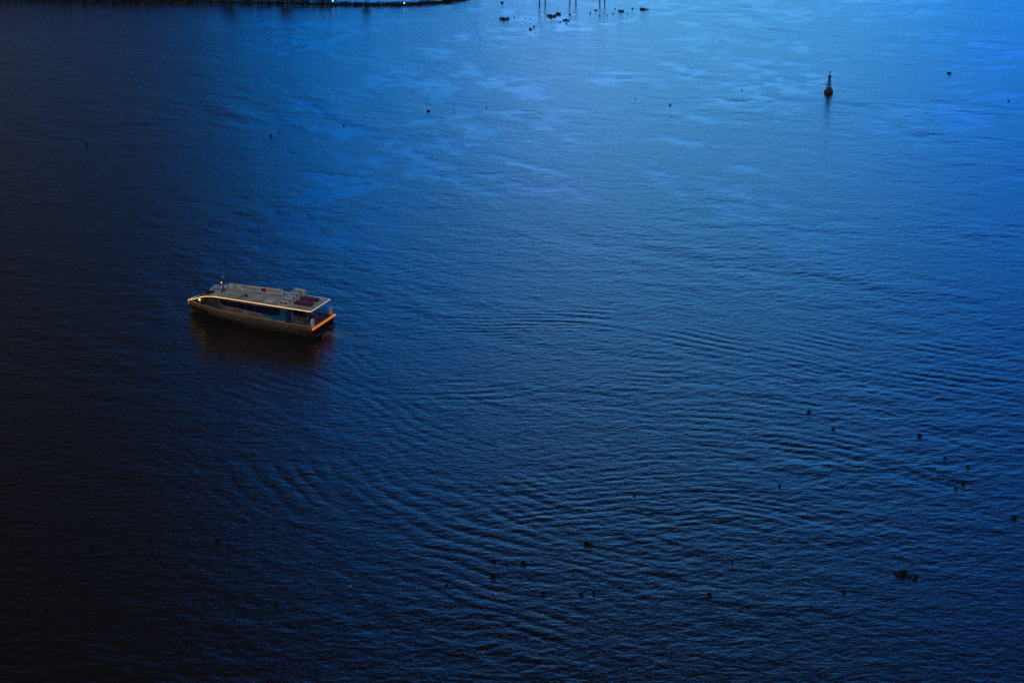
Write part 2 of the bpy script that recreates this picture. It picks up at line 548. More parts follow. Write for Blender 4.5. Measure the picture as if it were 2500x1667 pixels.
B_DECK = [(-0.5, 2.45), (4, 2.36), (8, 2.22), (11, 2.02), (13.5, 1.75), (15.5, 1.32), (17, 0.86), (18.4, 0.42), (19.25, 0.02)]
B_WL = [(-0.5, 2.05), (4, 2.05), (8, 1.95), (11, 1.72), (13.5, 1.36), (15.5, 0.85), (17, 0.36), (18.1, 0.03), (19.25, 0.0)]
E_Y = [(-0.2, 2.4), (12.5, 2.42), (13.8, 2.38), (15, 2.18), (16, 1.80), (16.8, 1.40), (17.6, 0.95), (18.6, 0.45), (19.3, 0.03)]
E_Z = [(-0.2, 3.5), (12.5, 3.5), (13.8, 3.44), (15, 3.24), (16, 2.90), (16.8, 2.52), (17.6, 2.12), (18.6, 1.70), (19.3, 1.45)]
Z_DECK = 1.5
heading = math.atan2(HEAD[1], HEAD[0])
ferry = empty('river_ferry', (BOAT[0], BOAT[1], 0.0), heading)
tag(ferry, 'low white roofed river ferry with yellow light strip and painted mural along its side', 'ferry')
XS = np.concatenate([np.linspace(-0.5, 12, 26), np.linspace(12.3, 19.25, 24)])

# hull: sections from keel to belt
hull = MB()
rws = []
for x in XS:
    bd, bw = lerp(B_DECK, x), lerp(B_WL, x)
    stem = max(0.0, (x - 18.1)) * 0.9
    sec = [(-0.45 + stem * 0.9, bw * 0.55), (0.0 + stem * 0.75, bw), (0.5 + stem * 0.4, bw * 0.45 + bd * 0.55), (0.95, bd * 0.98)]
    right = [(x, -y, z) for z, y in sec][::-1]
    left = [(x, y, z) for z, y in sec]
    rws.append(right + left)
hull.loft(rws)
n0 = len(rws[0])
hull.f.append(tuple(range(n0)))
h_o = hull.build('hull', M_HULL, ferry, smooth=True)
# scalloped row of fenders just under the belt on both sides
for sgn in (1, -1):
    fb = MB()
    for x in np.arange(2.0, 15.5, 0.34):
        bd = lerp(B_DECK, x) * 0.98 + 0.03
        pts = [(x + 0.15 * math.cos(a), sgn * bd - sgn * 0.06 * (math.sin(a) < -0.3), 0.86 + 0.19 * math.sin(a)) for a in np.linspace(math.pi, 2 * math.pi, 7)]
        fb.tube(pts, 0.035, 5)
    fb.build('fender_chain', M_GREY, ferry)
# belt, gunwale, deck
for sgn in (1, -1):
    bl, gw = MB(), MB()
    r1, r2 = [], []
    for x in XS:
        bd = lerp(B_DECK, x)
        r1.append([(x, sgn * (bd - 0.06), 0.93), (x, sgn * (bd + 0.07), 0.96), (x, sgn * (bd + 0.09), 1.44), (x, sgn * (bd - 0.02), 1.49)])
        r2.append((x, sgn * (bd + 0.03), 1.52))
    bl.loft(r1)
    bl.build('belt', M_BELT, ferry, smooth=True)
    gw.tube(r2, 0.055, 6)
    gw.build('gunwale', M_GUN, ferry, smooth=True)
dk = MB()
dk.loft([[(x, -lerp(B_DECK, x), 1.46), (x, lerp(B_DECK, x), 1.46)] for x in XS])
dk.build('deck', M_DECK, ferry)
tr = MB()
tr.box(-0.62, -0.5, -2.4, 2.4, 0.1, 1.47, 0.03)
tr.build('transom', M_HULL, ferry)

# cabin sides: loft from the gunwale to the eave, painted
X_AFT = 2.75


def side_pt(x, h, sgn, off=0.0):
    yb = lerp(B_DECK, x) - 0.22 * min(1, max(0, (18.6 - x) / 2))
    yt = lerp(E_Y, x) - 0.10
    zt = lerp(E_Z, x) - 0.06
    return (x, sgn * (yb + (max(yt, 0.02) - yb) * h + off), 1.5 + (zt - 1.5) * h)


def mural(x, h):
    """what is painted: olive and orange patches at the bow, a palm, pale sand with lettering, blue sea aft"""
    def blob(cx, ch, rx, rh):
        return math.exp(-(((x - cx) / rx) ** 2 + ((h - ch) / rh) ** 2) ** 1.5)
    n = 0.5 + 0.5 * math.sin(x * 3.1 + 4 * h) * math.sin(x * 1.3 - 7 * h + 1)
    c = np.array((0.30, 0.26, 0.24))
    def mixc(k, q):
        nonlocal c
        c = c * (1 - k) + np.array(q) * k
    if x > 12.6:
        mixc(1.0, (0.17, 0.15, 0.16))
        mixc(blob(16.9, 0.5, 1.1, 0.7), (0.12, 0.12, 0.16))
        mixc(blob(15.9, 0.55, 0.9, 0.42), (0.13, 0.085, 0.045))
        mixc(blob(15.35, 0.55, 0.42, 0.32), (0.30, 0.085, 0.035))
        mixc(0.8 * blob(14.55, 0.72, 0.35, 0.35), (0.36, 0.34, 0.36))
        mixc(blob(14.45, 0.26, 0.42, 0.25), (0.015, 0.17, 0.34))
        mixc(0.8 * blob(14.0, 0.10, 0.8, 0.14), (0.05, 0.25, 0.22))
        mixc(blob(13.45, 0.62, 0.5, 0.42) * (0.35 + 0.65 * (n > 0.42)), (0.07, 0.17, 0.07))
        mixc(0.6 * blob(13.2, 0.55, 0.22, 0.5), (0.22, 0.30, 0.17))
    k = min(1, max(0, (13.2 - x) / 0.7))
    mixc(k, (0.40, 0.38, 0.40))
    mixc(k * blob(12.6, 0.10, 0.9, 0.28), (0.46, 0.33, 0.18))
    mixc(k * 0.7 * blob(9.6, 0.05, 1.7, 0.13), (0.48, 0.31, 0.22))
    mixc(k * 0.5 * n * blob(7.2, 0.3, 2.0, 0.5), (0.16, 0.20, 0.30))
    k2 = min(1, max(0, (7.05 - x) / 0.25))
    mixc(k2, (0.014, 0.17 + 0.09 * n * (h < 0.4), 0.38))
    foam_h = 0.06 + 0.05 * math.sin(x * 2.2) + 0.03 * math.sin(x * 5.7)
    mixc(k2 * min(1, max(0, (foam_h - h) / 0.05 + 0.5)) * (x > 3.5), (0.40, 0.42, 0.33))
    k3 = min(1, max(0, (3.75 - x + 0.5 * (0.4 - h)) / 0.4))
    mixc(k3, (0.012, 0.055, 0.17))
    mixc(0.9 * blob(7.15, 0.03, 0.28, 0.09), (0.45, 0.10, 0.05))
    mixc(min(1, max(0, (h - 0.90) / 0.03)) * min(1, max(0, (13.4 - x))), (0.36, 0.31, 0.30))
    return c


for sgn in (1, -1):
    sb = MB()
    nx, nh = 240, 30
    xs = np.linspace(X_AFT, 19.0, nx)
    rws, cols = [], []
    for x in xs:
        rws.append([side_pt(x, h, sgn) for h in np.linspace(0, 1, nh)])
        cols += [mural(x, h) for h in np.linspace(0, 1, nh)]
    sb.loft(rws)
    o = sb.build('cabin_side', M_MURAL, ferry)
    at_ = o.data.color_attributes.new('paint', 'FLOAT_COLOR', 'POINT')
    for i, c in enumerate(cols): at_.data[i].color = (c[0], c[1], c[2], 1)
    o['label'] = 'cabin side painted with a beach mural'
    # windows: a dark glazed band in seven panes, its aft end swept up
    edges = np.linspace(4.15, 13.05, 8)
    for a, b in zip(edges[:-1], edges[1:]):
        wb_ = MB()
        gap_ = 0.03
        q = []
        for x in np.linspace(a + gap_, b - gap_, 6):
            lo = 0.34 + 0.10 * min(1, max(0, (x - 7) / 4))
            if x < 5.2: lo += 0.30 * ((5.2 - x) / 1.05) ** 2
            if x > 12.6: lo += 0.18 * (x - 12.6) / 0.45
            hi = 0.86
            q.append([side_pt(x, lo, sgn, 0.035), side_pt(x, (lo + hi) / 2, sgn, 0.035), side_pt(x, hi, sgn, 0.035),
                      side_pt(x, hi, sgn, -0.03), side_pt(x, lo, sgn, -0.03)])
        wb_.loft(q, close=True)
        wb_.build('window', M_GLASS, ferry)


def side_text(name, s, size, m, x0, h, sgn=1, wid=None):
    """lettering on the near cabin side, reading from bow to stern"""
    p0, p1 = Vector(side_pt(x0, h, sgn, 0.05)), Vector(side_pt(x0 - 2, h, sgn, 0.05))
    up = (Vector(side_pt(x0, min(1, h + 0.3), sgn, 0.05)) - p0).normalized()
    xd = (p1 - p0).normalized()
    zd = xd.cross(up).normalized()
    mw = Matrix(((xd.x, up.x, zd.x, p0.x), (xd.y, up.y, zd.y, p0.y), (xd.z, up.z, zd.z, p0.z), (0, 0, 0, 1)))
    return text_mesh(name, s, size, m, ferry, mw, width=wid)


side_text('lettering', 'SAIGON', 0.42, M_TXT_RED, 11.3, 0.14, wid=1.3)
side_text('lettering', 'WATERBUS', 0.26, M_TXT_WHITE, 9.9, 0.05, wid=1.5)
side_text('lettering', 'waterbus', 0.30, M_TXT_DARK, 8.9, 0.12, wid=1.4)

# aft bulkhead with door opening, aft deck gear
bk = MB()
bk.box(2.68, 2.78, -2.0, -0.45, 1.46, 3.42)
bk.box(2.68, 2.78, 0.45, 2.05, 1.46, 3.42)
bk.box(2.68, 2.78, -0.45, 0.45, 3.2, 3.42)
bk.build('bulkhead', M_GREY, ferry)
dr = MB()
dr.box(2.70, 2.745, -0.44, 0.44, 1.47, 3.19)
door = dr.build('door', M_DARK, ferry)
for yy in (-1.5, -0.95, 0.95, 1.5):
    MB().box(2.655, 2.69, yy - 0.22, yy + 0.22, 2.2, 3.0, 0.01).build('bulkhead_window', M_GLASS, ferry)
eng = MB()
eng.box(0.5, 1.9, -0.9, 0.1, 1.46, 2.05, 0.06)
eng.build('engine_cover', M_GREY, ferry, smooth=True)
bench = MB()
bench.box(0.9, 1.4, 0.7, 1.9, 1.86, 1.93, 0.02)
bench.box(1.4, 1.46, 0.7, 1.9, 1.93, 2.35, 0.02)
for yy in (0.8, 1.8):
    bench.box(0.95, 1.35, yy - 0.03, yy + 0.03, 1.46, 1.86)
bench.build('bench', M_DARK, ferry)
for sgn in (1, -1):
    y = sgn * 2.28
    for x in (2.45, 0.35):
        MB().tube([(x, sgn * 2.22, 1.46), (x, sgn * 2.28, 3.42)], 0.035, 8).build('roof_post', M_STEEL, ferry)
    rl = MB()
    for z in (1.75, 2.02, 2.3, 2.56):
        rl.tube([(2.6, y, z), (1.2, y, z), (0.35, y, z)], 0.022, 6)
    for x in (1.9, 1.3, 0.8):
        rl.tube([(x, y, 1.46), (x, y, 2.56)], 0.02, 6)
    rl.build('side_railing', M_STEEL, ferry)
rl = MB()
for z in (1.75, 2.02, 2.3):
    rl.tube([(0.1, -2.2, z), (0.1, -0.6, z)], 0.022, 6)
    rl.tube([(0.1, 0.4, z), (0.1, 1.7, z)], 0.022, 6)
for yy in (-2.2, -1.4, -0.6, 0.4, 1.05, 1.7):
    rl.tube([(0.1, yy, 1.46), (0.1, yy, 2.3)], 0.022, 6)
rl.tube([(0.15, -0.3, 1.5), (1.5, -0.3, 3.1)], 0.03, 6)
rl.tube([(0.15, 0.2, 1.5), (1.5, 0.2, 3.1)], 0.03, 6)
for k in range(6):
    f_ = k / 6 + 0.08
    rl.tube([(0.15 + 1.35 * f_, -0.3, 1.5 + 1.6 * f_), (0.15 + 1.35 * f_, 0.2, 1.5 + 1.6 * f_)], 0.02, 6)
rl.build('stern_railing', M_STEEL, ferry)
for yy in (2.05, -2.45):
    cn = MB()
    cn.lathe([(0.05, 0), (0.26, 0.04), (0.29, 0.2), (0.29, 0.72), (0.24, 0.9), (0.12, 0.99), (0.02, 1.01)], 18, (-0.2, yy, 1.47))
    cn.build('bollard_fender', M_WHITE2, ferry, smooth=True)
tb = MB()
tb.tube([(-0.62, -2.86, 1.40), (-0.62, -2.8, 1.40), (-0.62, 2.8, 1.40), (-0.62, 2.86, 1.40)], [0.10, 0.135, 0.135, 0.10], 12)
tb.build('stern_light_tube', M_ORANGE, ferry, smooth=True)
sp = MB()
sp.box(-0.60, -0.45, -2.75, 2.75, 1.10, 1.28, 0.03)
sp.box(-0.95, -0.62, -2.3, -1.0, 0.25, 0.42, 0.03)
sp.box(-0.95, -0.62, 1.0, 2.3, 0.25, 0.42, 0.03)
sp.build('stern_step', M_HULL, ferry)

# roof: cambered slab out to the eaves, nose ahead of it
roofp = MB()
rws = []
RX = list(np.linspace(-0.2, 15.2, 40))


def roof_z(x, y):
    e = lerp(E_Y, x)
    return lerp(E_Z, min(x, 13)) + 0.07 + 0.10 * (1 - (y / max(e, 0.1)) ** 2)


for x in RX:
    e = lerp(E_Y, x) - (0.0 if x < 13.5 else (x - 13.5) * 0.28)
    rws.append([(x, yy * e, roof_z(x, yy * e)) for yy in np.linspace(-1, 1, 13)] +
               [(x, e, lerp(E_Z, min(x, 13)) - 0.03), (x, 0, lerp(E_Z, min(x, 13)) - 0.03), (x, -e, lerp(E_Z, min(x, 13)) - 0.03)])
# front edge set back toward the near side
xf0 = RX[-1]
e = lerp(E_Y, xf0) - 0.48
rws.append([(15.35 + 0.7 * (0.5 - 0.5 * yy), yy * e * 0.92, roof_z(15.2, yy * e) - 0.05) for yy in np.linspace(-1, 1, 13)] +
           [(15.4, e * 0.9, 3.40), (15.7, 0, 3.40), (16.0, -e * 0.9, 3.40)])
roofp.loft(rws, close=True)
roofp.f.append(tuple(range(16)))
off = (len(rws) - 1) * 16
roofp.f.append(tuple(off + k for k in range(16)))
roof = roofp.build('roof', M_WHITE, ferry, smooth=True)
nose = MB()
rws = []
for x in np.linspace(14.2, 19.3, 26):
    ey, ez = lerp(E_Y, x), lerp(E_Z, x)
    k = min(1, max(0, (x - 15.0) / 4))
    bulge = 0.42 * (1 - k) + 0.04
    rws.append([(x, yy * ey, min(3.38, ez - 0.02 + bulge * (1 - yy * yy))) for yy in np.linspace(-1, 1, 11)])
nose.loft(rws)
nose_o = nose.build('nose', M_NOSE, ferry, smooth=True)
ws = MB()
ws.add([(15.30, 1.80, 3.69), (14.35, 1.90, 3.70), (14.35, 1.20, 3.73), (15.35, 1.10, 3.72),
        (15.30, 1.80, 3.50), (14.35, 1.90, 3.50), (14.35, 1.20, 3.50), (15.35, 1.10, 3.50)],
       [(0, 1, 2, 3), (7, 6, 5, 4), (0, 4, 5, 1), (1, 5, 6, 2), (2, 6, 7, 3), (3, 7, 4, 0)])
ws.build('windscreen', M_GLASS, ferry)

# light strips
st_pts = [(x, lerp(E_Y, x) + 0.035, lerp(E_Z, x) + 0.03) for x in list(np.linspace(-0.2, 13, 14)) + list(np.linspace(13.3, 19.3, 24))]
MB().tube(st_pts, 0.040, 8).build('light_strip', M_STRIP, ferry, smooth=True)
st_f = [(x, -y, z) for x, y, z in st_pts]
MB().tube(st_f, 0.045, 8).build('light_strip', M_STRIP2, ferry, smooth=True)
MB().tube([(-0.25, -2.4, 3.53), (-0.25, 2.4, 3.53)], 0.034, 8).build('light_strip', M_STRIP2, ferry, smooth=True)
MB().tube([(19.34, 0.03, 1.38), (19.18, 0.10, 0.95)], 0.035, 8).build('stem_lamp', M_STRIP2, ferry, smooth=True)
bl = MB()
bl.lathe([(0.02, -0.10), (0.10, -0.08), (0.13, 0.0), (0.10, 0.09), (0.02, 0.11)], 12, (16.55, 1.52, 2.36))
bl.build('bow_lamp', M_LAMPY, ferry, smooth=True)
MB().box(16.42, 16.6, 1.30, 1.44, 1.70, 2.2, 0.03).build('lamp_bracket', M_LAMPY if False else mat('olive_bracket', (0.30, 0.33, 0.12), 0.5), ferry)

# roof fittings
hb = MB()
hb.box(5.45, 6.75, 0.30, 1.70, 3.60, 3.80, 0.05)
hb.build('roof_hatch', M_WHITE2, roof, smooth=True)
for i in range(5):
    yc = 1.66 - i * 0.86
    big = 1.25 if i >= 3 else (0.85 if i == 0 else 1.0)
    x1, x0 = 4.55, 3.05 - (0.35 if i == 4 else 0.0)
    hgt = (0.52, 0.62, 0.66, 0.78, 0.95)[i]
    zb = 3.56
    prof = [(x1, zb), (x1 + 0.02, zb + hgt * 0.78), (x1 - 0.12, zb + hgt), (x0 + 0.42, zb + hgt), (x0 + 0.24, zb + hgt * 0.9),
            (x0 + 0.12, zb + hgt * 0.55), (x0, zb + 0.12), (x0 - 0.14, zb)]
    hp = MB()
    hp.prism(prof, yc - 0.27, yc + 0.27)
    hood = hp.build('vent_hood', M_WHITE2, roof)
    lv = MB()
    for q in range(2):
        xa = x1 - 0.10 - q * 0.62
        lv.box(xa - 0.48, xa, yc + 0.262, yc + 0.285, zb + hgt * 0.42, zb + hgt * 0.80, 0.0)
    lv.box(x1 + 0.005, x1 + 0.04, yc - 0.2, yc + 0.2, zb + hgt * 0.28, zb + hgt * 0.66)
    lv.build('louvre', M_DARK, hood)
# sign board along the roof
bx0, bx1 = 13.25, 5.70


def board_y(x): return -0.36 + (x - 13.25) / (5.70 - 13.25) * -0.68


by0, by1 = board_y(bx0), board_y(bx1)
bd_ = MB()
Zb0, Zb1 = 3.72, 4.45
bd_.add([(bx0, by0, Zb0), (bx1, by1, Zb0), (bx1, by1, Zb1), (bx0, by0, Zb1),
         (bx0, by0 - 0.05, Zb0), (bx1, by1 - 0.05, Zb0), (bx1, by1 - 0.05, Zb1), (bx0, by0 - 0.05, Zb1)],
        [(0, 1, 2, 3), (7, 6, 5, 4), (0, 4, 5, 1), (1, 5, 6, 2), (2, 6, 7, 3), (3, 7, 4, 0)])
board = bd_.build('sign_board', M_WHITE2, roof)
for x in np.linspace(bx0, bx1, 6):
    fr = MB()
    fr.tube([(x, board_y(x) - 0.1, 3.6), (x, board_y(x) - 0.1, Zb1)], 0.025, 6)
    fr.tube([(x, board_y(x) - 0.75, 3.6), (x, board_y(x) - 0.1, Zb1 - 0.1)], 0.02, 6)
    fr.build('sign_post', M_GREY, roof)
for x, y in ((bx0 + 0.05, by0), (bx1 - 0.05, by1)):
    MB().tube([(x, y, 3.6), (x, y, Zb1 + 0.02)], 0.03, 6).build('sign_post', M_GREY, roof)
rr = MB()
for dy in (0.22, 0.48):
    rr.tube([(bx0, board_y(bx0) + dy, 3.69), (bx1, board_y(bx1) + dy, 3.69)], 0.022, 6)
    for x in np.linspace(bx0, bx1, 9):
        rr.tube([(x, board_y(x) + dy, 3.6), (x, board_y(x) + dy, 3.69)], 0.018, 5)
rr.build('cable_rail', M_GREY, roof)


def board_mw(x, z):
    xd = Vector((bx1 - bx0, by1 - by0, 0)).normalized()
    up = Vector((0, 0, 1))
    zd = xd.cross(up)
    p = Vector((x, board_y(x), z)) + zd * 0.012
    return Matrix(((xd.x, up.x, zd.x, p.x), (xd.y, up.y, zd.y, p.y), (xd.z, up.z, zd.z, p.z), (0, 0, 0, 1)))


def disc(name, x, z, r, m, parent, r_in=0.0, lift=0.0, arc=(0, 360)):
    mb = MB()
    mw = board_mw(x, z)
    n = 24
    for zz in (0.0,):
        outer, inner = [], []
        for k in range(n + 1):
            a = R(arc[0] + (arc[1] - arc[0]) * k / n)
            outer.append(mw @ Vector((r * math.cos(a), r * math.sin(a), lift)))
            inner.append(mw @ Vector((r_in * math.cos(a), r_in * math.sin(a), lift)))
        mb.loft([[tuple(p) for p in outer], [tuple(p) for p in inner]])
    return mb.build(name, m, parent)


em = disc('emblem', 12.32, 4.12, 0.24, M_INKB, board, r_in=0.19, arc=(-30, 210))
mk = MB()
mwq = board_mw(12.32, 4.06)
for pts in ([(-0.16, 0.1), (-0.03, -0.14), (0.03, -0.1), (-0.1, 0.14)], [(0.16, 0.1), (0.03, -0.14), (-0.03, -0.1), (0.1, 0.14)]):
    mk.add([tuple(mwq @ Vector((a, b, 0.0))) for a, b in pts], [(0, 1, 2, 3)])
mk.build('emblem', M_INKB, board)
text_mesh('lettering', 'SAIGON WATERBUS', 0.13, M_INKB, board, board_mw(12.78, 3.80), width=0.95)
text_mesh('lettering', 'W', 0.62, M_INKG, board, board_mw(11.45, 3.93), width=0.72)
text_mesh('lettering', 'ATERBUS', 0.40, M_INKG, board, board_mw(10.70, 3.90), width=1.75)
disc('emblem', 8.52, 4.08, 0.25, M_INKR, board, lift=0.004)
disc('emblem', 8.22, 4.08, 0.25, M_INKR, board, lift=0.008)
text_mesh('lettering', 'mastercard', 0.36, M_INKB, board, board_mw(7.86, 3.98), width=1.80)
# mast
mt = MB()
mt.tube([(13.6, 0.30, 3.6), (13.6, 0.30, 5.35)], [0.07, 0.045], 8)
mt.tube([(13.6, 0.30, 4.4), (13.95, 0.55, 3.62)], 0.03, 6)
mt.tube([(13.6, 0.30, 4.4), (13.95, 0.05, 3.62)], 0.03, 6)
mt.tube([(13.6, -0.1, 4.75), (13.6, 0.7, 4.75)], 0.025, 6)
mt.box(13.48, 13.72, 0.2, 0.4, 4.55, 5.0, 0.02)
mt.box(13.35, 13.8, 0.1, 0.5, 3.62, 3.85, 0.03)
mast = mt.build('mast', M_MAST, ferry)
MB().lathe([(0.02, 0), (0.07, 0.02), (0.07, 0.12), (0.02, 0.14)], 10, (13.78, 0.45, 4.62)).build('mast_lamp', M_LAMPW, mast)
MB().lathe([(0.02, 0), (0.13, 0.02), (0.13, 0.08), (0.02, 0.12)], 12, (13.6, 0.30, 5.34)).build('radar_dome', M_WHITE2, mast)
# small roof clutter
hn = MB()
hn.tube([(10.35, 1.9, 3.62), (10.1, 1.2, 3.80), (10.0, 0.75, 3.72)], 0.05, 6)
hn.box(9.75, 10.05, 0.85, 1.15, 3.62, 3.86, 0.02)
hn.tube([(9.6, 1.35, 3.62), (9.6, 1.35, 3.82)], 0.06, 8)
hn.build('searchlight', M_DARK, roof)
for x, y in ((15.1, -1.05), (14.3, 0.55), (14.75, 0.75), (13.5, 0.9)):
    MB().lathe([(0.05, 0), (0.05, 0.16), (0.09, 0.18), (0.09, 0.3), (0.02, 0.34)], 8, (x, y, roof_z(min(x, 15), y) - 0.02)).build('roof_vent', M_DARK, roof)
MB().tube([(15.0, -0.9, 3.68), (15.0, -0.9, 4.0), ], 0.02, 6).build('horn', M_DARK, roof)
seam = MB()
seam.tube([(14.4, 1.45, roof_z(14.4, 1.45) + 0.005), (13.9, -1.2, roof_z(13.9, 1.2) + 0.005)], 0.02, 5)
for x in (11.6, 8.6, 5.2, 2.6):
    seam.tube([(x, yy, roof_z(x, yy) + 0.004) for yy in np.linspace(-2.3, 2.3, 9)], 0.012, 4)
seam.build('roof_seam', M_GREY, roof)
MB().tube([(0.35, -1.0, 3.6), (0.35, -1.0, 3.75)], 0.05, 8).build('roof_vent', M_DARK, roof)

# covered bundles lying on the aft roof: things of their own
lw = Matrix.Translation((BOAT[0], BOAT[1], 0)) @ Matrix.Rotation(heading, 4, 'Z')


def bundle(y, x0, label):
    p = lw @ Vector(((x0 + 1.1), y, roof_z(1.8, y) + 0.004))
    o = empty('raft_bundle', p, heading)
    tag(o, label, 'life raft', 'burgundy raft bundles on the ferry roof')
    b = MB()
    for k in range(7):
        xx = -1.0 + k * 0.33
        hh = (0.30, 0.36, 0.38, 0.36, 0.37, 0.35, 0.28)[k]
        b.box(xx - 0.19, xx + 0.19, -0.50, 0.50, 0.0, hh, 0.09)
    b.build('cover', M_RAFT, o, smooth=True)
    for yy in (-0.2, 0.2):
        s_ = MB()
        for k in range(5):
            xx = -0.55 + k * 0.33
            s_.box(xx - 0.11, xx + 0.11, yy - 0.03, yy + 0.03, 0.365, 0.392, 0.008)
        s_.build('strap', M_STRAP, o)
    return o


bundle(0.75, 0.62, 'burgundy bundle on the ferry roof nearer the yellow light strip')
bundle(-0.85, 0.72, 'burgundy bundle on the ferry roof beside the tallest white hood, away from yellow strip')

# ------------------------------------------------------------------ BUOY
M_BUOY = mat('hazed_red_buoy', (0.13, 0.06, 0.085), 0.45, var=0.35, scale=2)  # bluish cast of distance haze put into the red
M_LATT = mat('hazed_lattice', (0.025, 0.05, 0.085), 0.4)  # lattice colour lightened and blued to carry the haze
bp = at(2022.8, 226)
buoy = empty('navigation_buoy', (bp[0], bp[1], 0), R(20))
tag(buoy, 'dark red navigation buoy with a lattice tower floating on open water', 'buoy')
MB().lathe([(0.3, -0.5), (0.84, -0.35), (0.87, 0.05), (0.89, 0.32), (0.84, 0.46), (0.5, 0.56), (0.36, 1.05), (0.30, 1.1)], 24).build('float', M_BUOY, buoy, smooth=True)
tw = MB()
for k in range(4):
    a = R(45 + 90 * k)
    a2 = R(135 + 90 * k)
    def q(a, z):
        r = 0.54 - 0.40 * (z - 0.6) / 2.7
        return (r * math.cos(a), r * math.sin(a), z)
    tw.tube([q(a, 0.6), q(a, 3.3)], 0.048, 6)
    lv = [0.75, 1.45, 2.05, 2.6, 3.1]
    for z in lv:
        tw.tube([q(a, z), q(a2, z)], 0.038, 5)
    for z1, z2 in zip(lv[:-1], lv[1:]):
        tw.tube([q(a, z1), q(a2, z2)], 0.022, 5)
        tw.tube([q(a2, z1), q(a, z2)], 0.022, 5)
tw.box(-0.22, 0.22, -0.22, 0.22, 3.05, 3.12)
tw.build('lattice_tower', M_LATT, buoy)
MB().lathe([(0.40, 3.15), (0.06, 3.62), (0.05, 3.66)], 14).build('topmark', M_LATT, buoy)
MB().lathe([(0.04, 3.66), (0.04, 3.78), (0.26, 4.12), (0.03, 4.14)], 14).build('topmark', M_LATT, buoy)
MB().lathe([(0.02, 4.14), (0.07, 4.15), (0.07, 4.32), (0.02, 4.36)], 10).build('lantern', M_GREY, buoy)
for sx in (-1, 1):
    a = R(-20)
    MB().box(0.72 * sx - 0.14, 0.72 * sx + 0.14, -0.22, 0.05, 0.60, 0.80, 0.03).build('solar_panel', M_WHITE2, buoy)

# ------------------------------------------------------------------ FLOATING PLANTS (water hyacinth)
def leaf_mat(name, a, b):
    m = bpy.data.materials.new(name)
    m.use_nodes = True
    t = NT(m.node_tree)
    g = t.new('ShaderNodeObjectInfo')
    ge = t.new('ShaderNodeNewGeometry')
    cc = t.mix(ge.outputs['Random Per Island'], c4(a), c4(b))
    bs = t.new('ShaderNodeBsdfPrincipled', {'Base Color': cc, 'Roughness': 0.32})
    t.new('ShaderNodeOutputMaterial', {'Surface': bs.outputs[0]})
    return m


M_LEAF = leaf_mat('hyacinth_leaf', (0.012, 0.026, 0.014), (0.030, 0.052, 0.026))
M_TREE = leaf_mat('bank_foliage', (0.016, 0.030, 0.016), (0.045, 0.07, 0.03))
M_BARK = mat('bark', (0.05, 0.04, 0.03), 0.8)
M_BANK = mat('bank_mud', (0.030, 0.032, 0.022), 0.9, var=0.3)


def hyacinth_mesh(seed, n, elong, bunches):
    """upright spoon leaves on stalks, unit clump about 1 m across"""
    rg = random.Random(seed)
    b = MB()
    cs = [(rg.uniform(-0.5, 0.5) * elong, rg.uniform(-0.34, 0.34), rg.uniform(0.16, 0.34)) for _ in range(bunches)]
    for _ in range(n):
        cx, cy, cr = rg.choice(cs)
        a, r = rg.uniform(0, 6.283), cr * math.sqrt(rg.random())
        x, y = cx * 0.8 + r * math.cos(a), cy + r * math.sin(a)
        hgt = rg.uniform(0.05, 0.34) * (1.15 - r / (cr + 0.01) * 0.6)
        d = rg.uniform(0, 6.283)
        lean = rg.uniform(0.15, 0.9)
        dx, dy = math.cos(d) * lean, math.sin(d) * lean
        L, W = rg.uniform(0.09, 0.17), rg.uniform(0.05, 0.085)
        p = Vector((x, y, hgt))
        ax = Vector((dx, dy, 1.0)).normalized()
        sd_ = ax.cross(Vector((math.cos(d + 1.2), math.sin(d + 1.2), 0.3))).normalized()
        pts = [p - sd_ * W * 0.35, p + ax * L * 0.45 - sd_ * W, p + ax * L, p + ax * L * 0.45 + sd_ * W, p + sd_ * W * 0.35]
        b.add(pts, [(0, 1, 2, 3, 4)])
        if rg.random() < 0.4:
            b.add([(x - 0.012, y, -0.03), (x + 0.012, y, -0.03), (p.x + 0.01, p.y, p.z), (p.x - 0.01, p.y, p.z)], [(0, 1, 2, 3)])
    # floating mat of low leaves
    for cx, cy, cr in cs:
        for k in range(int(10)):
            a, r = rg.uniform(0, 6.283), cr * rg.uniform(0.2, 1.0)
            x, y = cx * 0.8 + r * math.cos(a), cy + r * math.sin(a)
            s_ = rg.uniform(0.05, 0.10)
            b.add([(x + s_ * math.cos(q) * 1.3, y + s_ * math.sin(q), 0.03 + rg.uniform(0, 0.03)) for q in (0, 1.25, 2.5, 3.77, 5.02)], [(0, 1, 2, 3, 4)])
    me = bpy.data.meshes.new('floating_plant')
    me.from_pydata(b.v, [], b.f)
    me.materials.append(M_LEAF)
    return me


